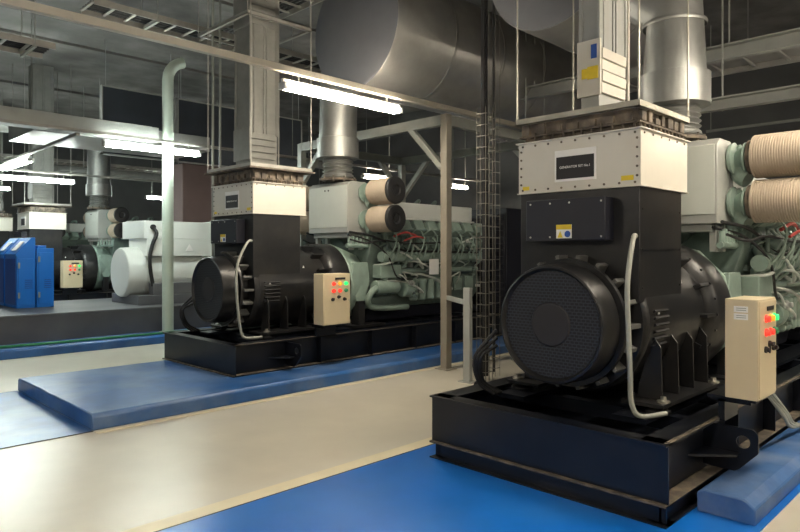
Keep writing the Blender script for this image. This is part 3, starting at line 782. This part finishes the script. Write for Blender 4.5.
def ladder_tray(p0, p1, w, label, m='tray', step=.3, ztop=RH-.002):
    p0 = Vector(p0); p1 = Vector(p1); d = (p1-p0); L = d.length; d.normalize(); s = d.cross(Vector((0,0,1))).normalized()
    R = thing('cable_tray', p0, label, 'cable tray', 'overhead cable trays'); of = tuple(-p0)
    for k in (-1,1): MB(of).beam(p0+s*k*w/2, p1+s*k*w/2, .02, .09).build('side_rail', m, R)
    n = int(L/step)
    for i in range(n+1):
        q = p0+d*min(L, i*step); MB(of).beam(q-s*w/2, q+s*w/2, .04, .02).build('rung', m, R)
    c = MB(of)
    for i in range(5):
        q = s*(w*(-.36+.18*i)); c.tube([p0+q+Vector((0,0,.03)), p0+q+d*L*.5+Vector((0,0,.032)), p1+q+Vector((0,0,.03))], .02, 8, 2)
    c.build('cable', 'rubber', R)
    for i in (0.15, .85):
        q = p0+d*L*i
        for k in (-1,1): MB(of).cyl(q+s*k*(w/2+.02)-Vector((0,0,.06)), (q+s*k*(w/2+.02)).to_3d()*1.0+Vector((0,0,ztop-q.z)), .008, 8).build('rod', 'steel', R)
        MB(of).beam(q-s*(w/2+.04)-Vector((0,0,.06)), q+s*(w/2+.04)-Vector((0,0,.06)), .04, .03).build('support', 'steel', R)
    return R
ladder_tray((5.5,9.6,5.25),(5.5,5.4,5.25),.42,'cable tray at the top edge left of the silencer end')
ladder_tray((3.2,9.3,5.0),(9.0,9.3,5.0),.5,'cable tray crossing at the top behind the broad grey duct')
ladder_tray((1.2,10.3,4.55),(3.0,10.3,4.55),.6,'cable tray hanging at the upper left')
ladder_tray((2.5,13.,4.6),(2.5,20.,4.6),.5,'cable tray running away at the far left')
ladder_tray((3.0,20.,4.2),(13.,20.,4.2),.6,'distant cable tray crossing the back of the hall')
for (x, z, h, lb) in ((9.0,4.22,.20,'upper grey channel beam behind the clad exhaust pipe, top right'),(8.75,3.50,.16,'lower grey channel beam behind the clad exhaust pipe, above the air filters')):
    b = MB().box(x, x+.02, -2., 6.2, z-h/2, z+h/2).box(x-.10, x, -2., 6.2, z+h/2-.02, z+h/2).box(x-.10, x, -2., 6.2, z-h/2, z-h/2+.02)
    for y in (-1., 2.9, 5.9): b.cyl((x+.04, y, z-h/2), (x+.04, y, RH-.002), .012, 8)
    tag(b.build('channel_beam', 'lgrey'), lb, 'beam')
lt = MB()
for k in range(16): lt.box(9.05, 10.2, -1.5+k*.44, -1.46+k*.44, 4.28, 4.31)
lt.box(9.05, 9.08, -1.6, 5.6, 4.24, 4.34).box(10.17, 10.2, -1.6, 5.6, 4.24, 4.34).box(9.08, 10.17, -1.6, 5.6, 4.325, 4.335)
lt.cyl((9.1,3.,4.3),(9.1,3.,RH-.002),.01,8).cyl((10.15,3.,4.3),(10.15,3.,RH-.002),.01,8).cyl((9.1,0.,4.3),(9.1,0.,RH-.002),.01,8)
tag(lt.build('cable_tray', 'galvd'), 'wide grey overhead tray resting behind the upper channel beam', 'cable tray', 'overhead cable trays')

for (y, z, rr, lb) in ((19.2, 3.9, .10, 'lower of two long pipes crossing the back of the hall'), (18.0, 4.7, .16, 'upper of two long pipes crossing the back of the hall')):
    b = MB().cyl((1., y, z), (14.5, y, z), rr, 20)
    for x in (3., 6.5, 10., 13.5): b.cyl((x, y, z), (x, y, RH-.002), .012, 8)
    tag(b.build('overhead_pipe', 'lgrey'), lb, 'pipe')
# vertical wire basket with cables
vb = thing('cable_basket', (6.35, 4.85, 0), 'tall wire cable basket rising from the floor left of the nearest generator', 'cable tray')
b = MB()
for (x, y) in ((0,0),(.14,0),(0,.14),(.14,.14),(.07,0),(.07,.14)): b.cyl((x,y,0),(x,y,3.4),.005,6)
for k in range(24):
    z = .1+k*.14
    b.box(-.004,.144,-.003,.003,z,z+.008).box(-.004,.144,.137,.143,z,z+.008).box(-.003,.003,0,.14,z,z+.008).box(.137,.143,0,.14,z,z+.008)
b.build('basket', 'dwire', vb)
c = MB()
for (x, y) in ((.04,.05),(.08,.04),(.06,.09),(.10,.09)): c.tube([(x,y,.05),(x+.01,y,1.5),(x,y+.01,3.),(x-.01,y,4.8),(x,y,RH-.002)], .016, 8, 4)
c.build('cable', 'rubber', vb)
vb2 = thing('cable_basket', (6.68, 4.95, 0), 'slimmer wire basket close behind the tall wire cable basket', 'cable tray')
b = MB()
for (x, y) in ((0,0),(.1,0),(0,.1),(.1,.1)): b.cyl((x,y,0),(x,y,RH-.002),.004,6)
for k in range(24):
    z = .1+k*.14
    b.box(0,.1,-.003,.003,z,z+.007).box(-.003,.003,0,.1,z,z+.007)
b.build('basket', 'dwire', vb2)
c = MB().cyl((.04,.05,.05),(.04,.05,RH-.002),.018,8); c.build('cable', 'rubber', vb2)
tag(MB().box(6.13, 6.19, 4.93, 5.03, .012, 1.16).box(6.08, 6.24, 4.88, 5.08, 0, .012).beam((6.16,5.03,.98),(6.60,5.68,.98),.04,.06).build('guard_post', 'lgrey', bevel=.004), 'short pale guard post on the cream floor beside the wire basket', 'post')

# pale pole with bend
pp = thing('standing_pipe', (5.20, 11.12, .15), 'tall pale green pipe bending over at the top, standing on the far blue plinth', 'pipe')
P = [(0,0,0),(0,0,4.55)] + [(.38-.38*math.cos(a*PI/12), 0, 4.55+.38*math.sin(a*PI/12)) for a in range(1,6)]
MB().tube([(q[0], q[1], q[2]) for q in P], .098, 24, 0).build('pipe', 'pole', pp)
MB().cyl((0,0,0),(0,0,.02),.15,24).build('base_flange', 'pole', pp)
tag(MB().tube([(-.5,11.0,.172),(1.2,11.12,.172),(2.5,11.02,.172),(4.0,10.96,.172),(5.6,10.95,.172)], .02, 10).build('garden_hose', 'hose'), 'green hose lying along the far blue plinth', 'hose')
for i, (x, y, lb) in enumerate(((4.72,8.62,'thin dark conduit just left of the second generator hood'),(4.86,8.66,'second thin conduit close beside the hood of the second generator'))):
    tag(MB().cyl((x,y,0),(x,y,RH-.1),.018,10).build('drop_conduit', 'steel'), lb, 'conduit')
for i, (x, y, h) in enumerate(((9.2, 14.4, 3.4), (12.9, 18.9, RH-.001))):
    tag(MB().box(x-.12, x+.12, y-.12, y+.12, .15 if y < 14.6 else 0, h).build('steel_column', 'steel'), ('grey column behind the second generator set', 'grey column at the back of the hall')[i], 'column')

# ------------------------------------------------------------------ camera and look
cam = bpy.data.cameras.new('camera'); co = bpy.data.objects.new('camera', cam); C.objects.link(co)
co.location = (0, 0, 1.6); co.rotation_euler = (PI/2, 0, -PI/4)
cam.sensor_width = 36; cam.lens = 28.8; cam.shift_y = -.0175; cam.clip_start = .05
SC.camera = co
w = bpy.data.worlds.new('world'); SC.world = w; w.use_nodes = True
w.node_tree.nodes['Background'].inputs['Color'].default_value = (.5,.5,.5,1)
w.node_tree.nodes['Background'].inputs['Strength'].default_value = .02
SC.view_settings.view_transform = 'Standard'; SC.view_settings.look = 'None'
SC.view_settings.gamma = 1; SC.view_settings.use_curve_mapping = False
SC.view_settings.exposure = 1.88
try:
    SC.cycles.use_denoising = True; SC.cycles.max_bounces = 6; SC.cycles.diffuse_bounces = 4
except Exception: pass
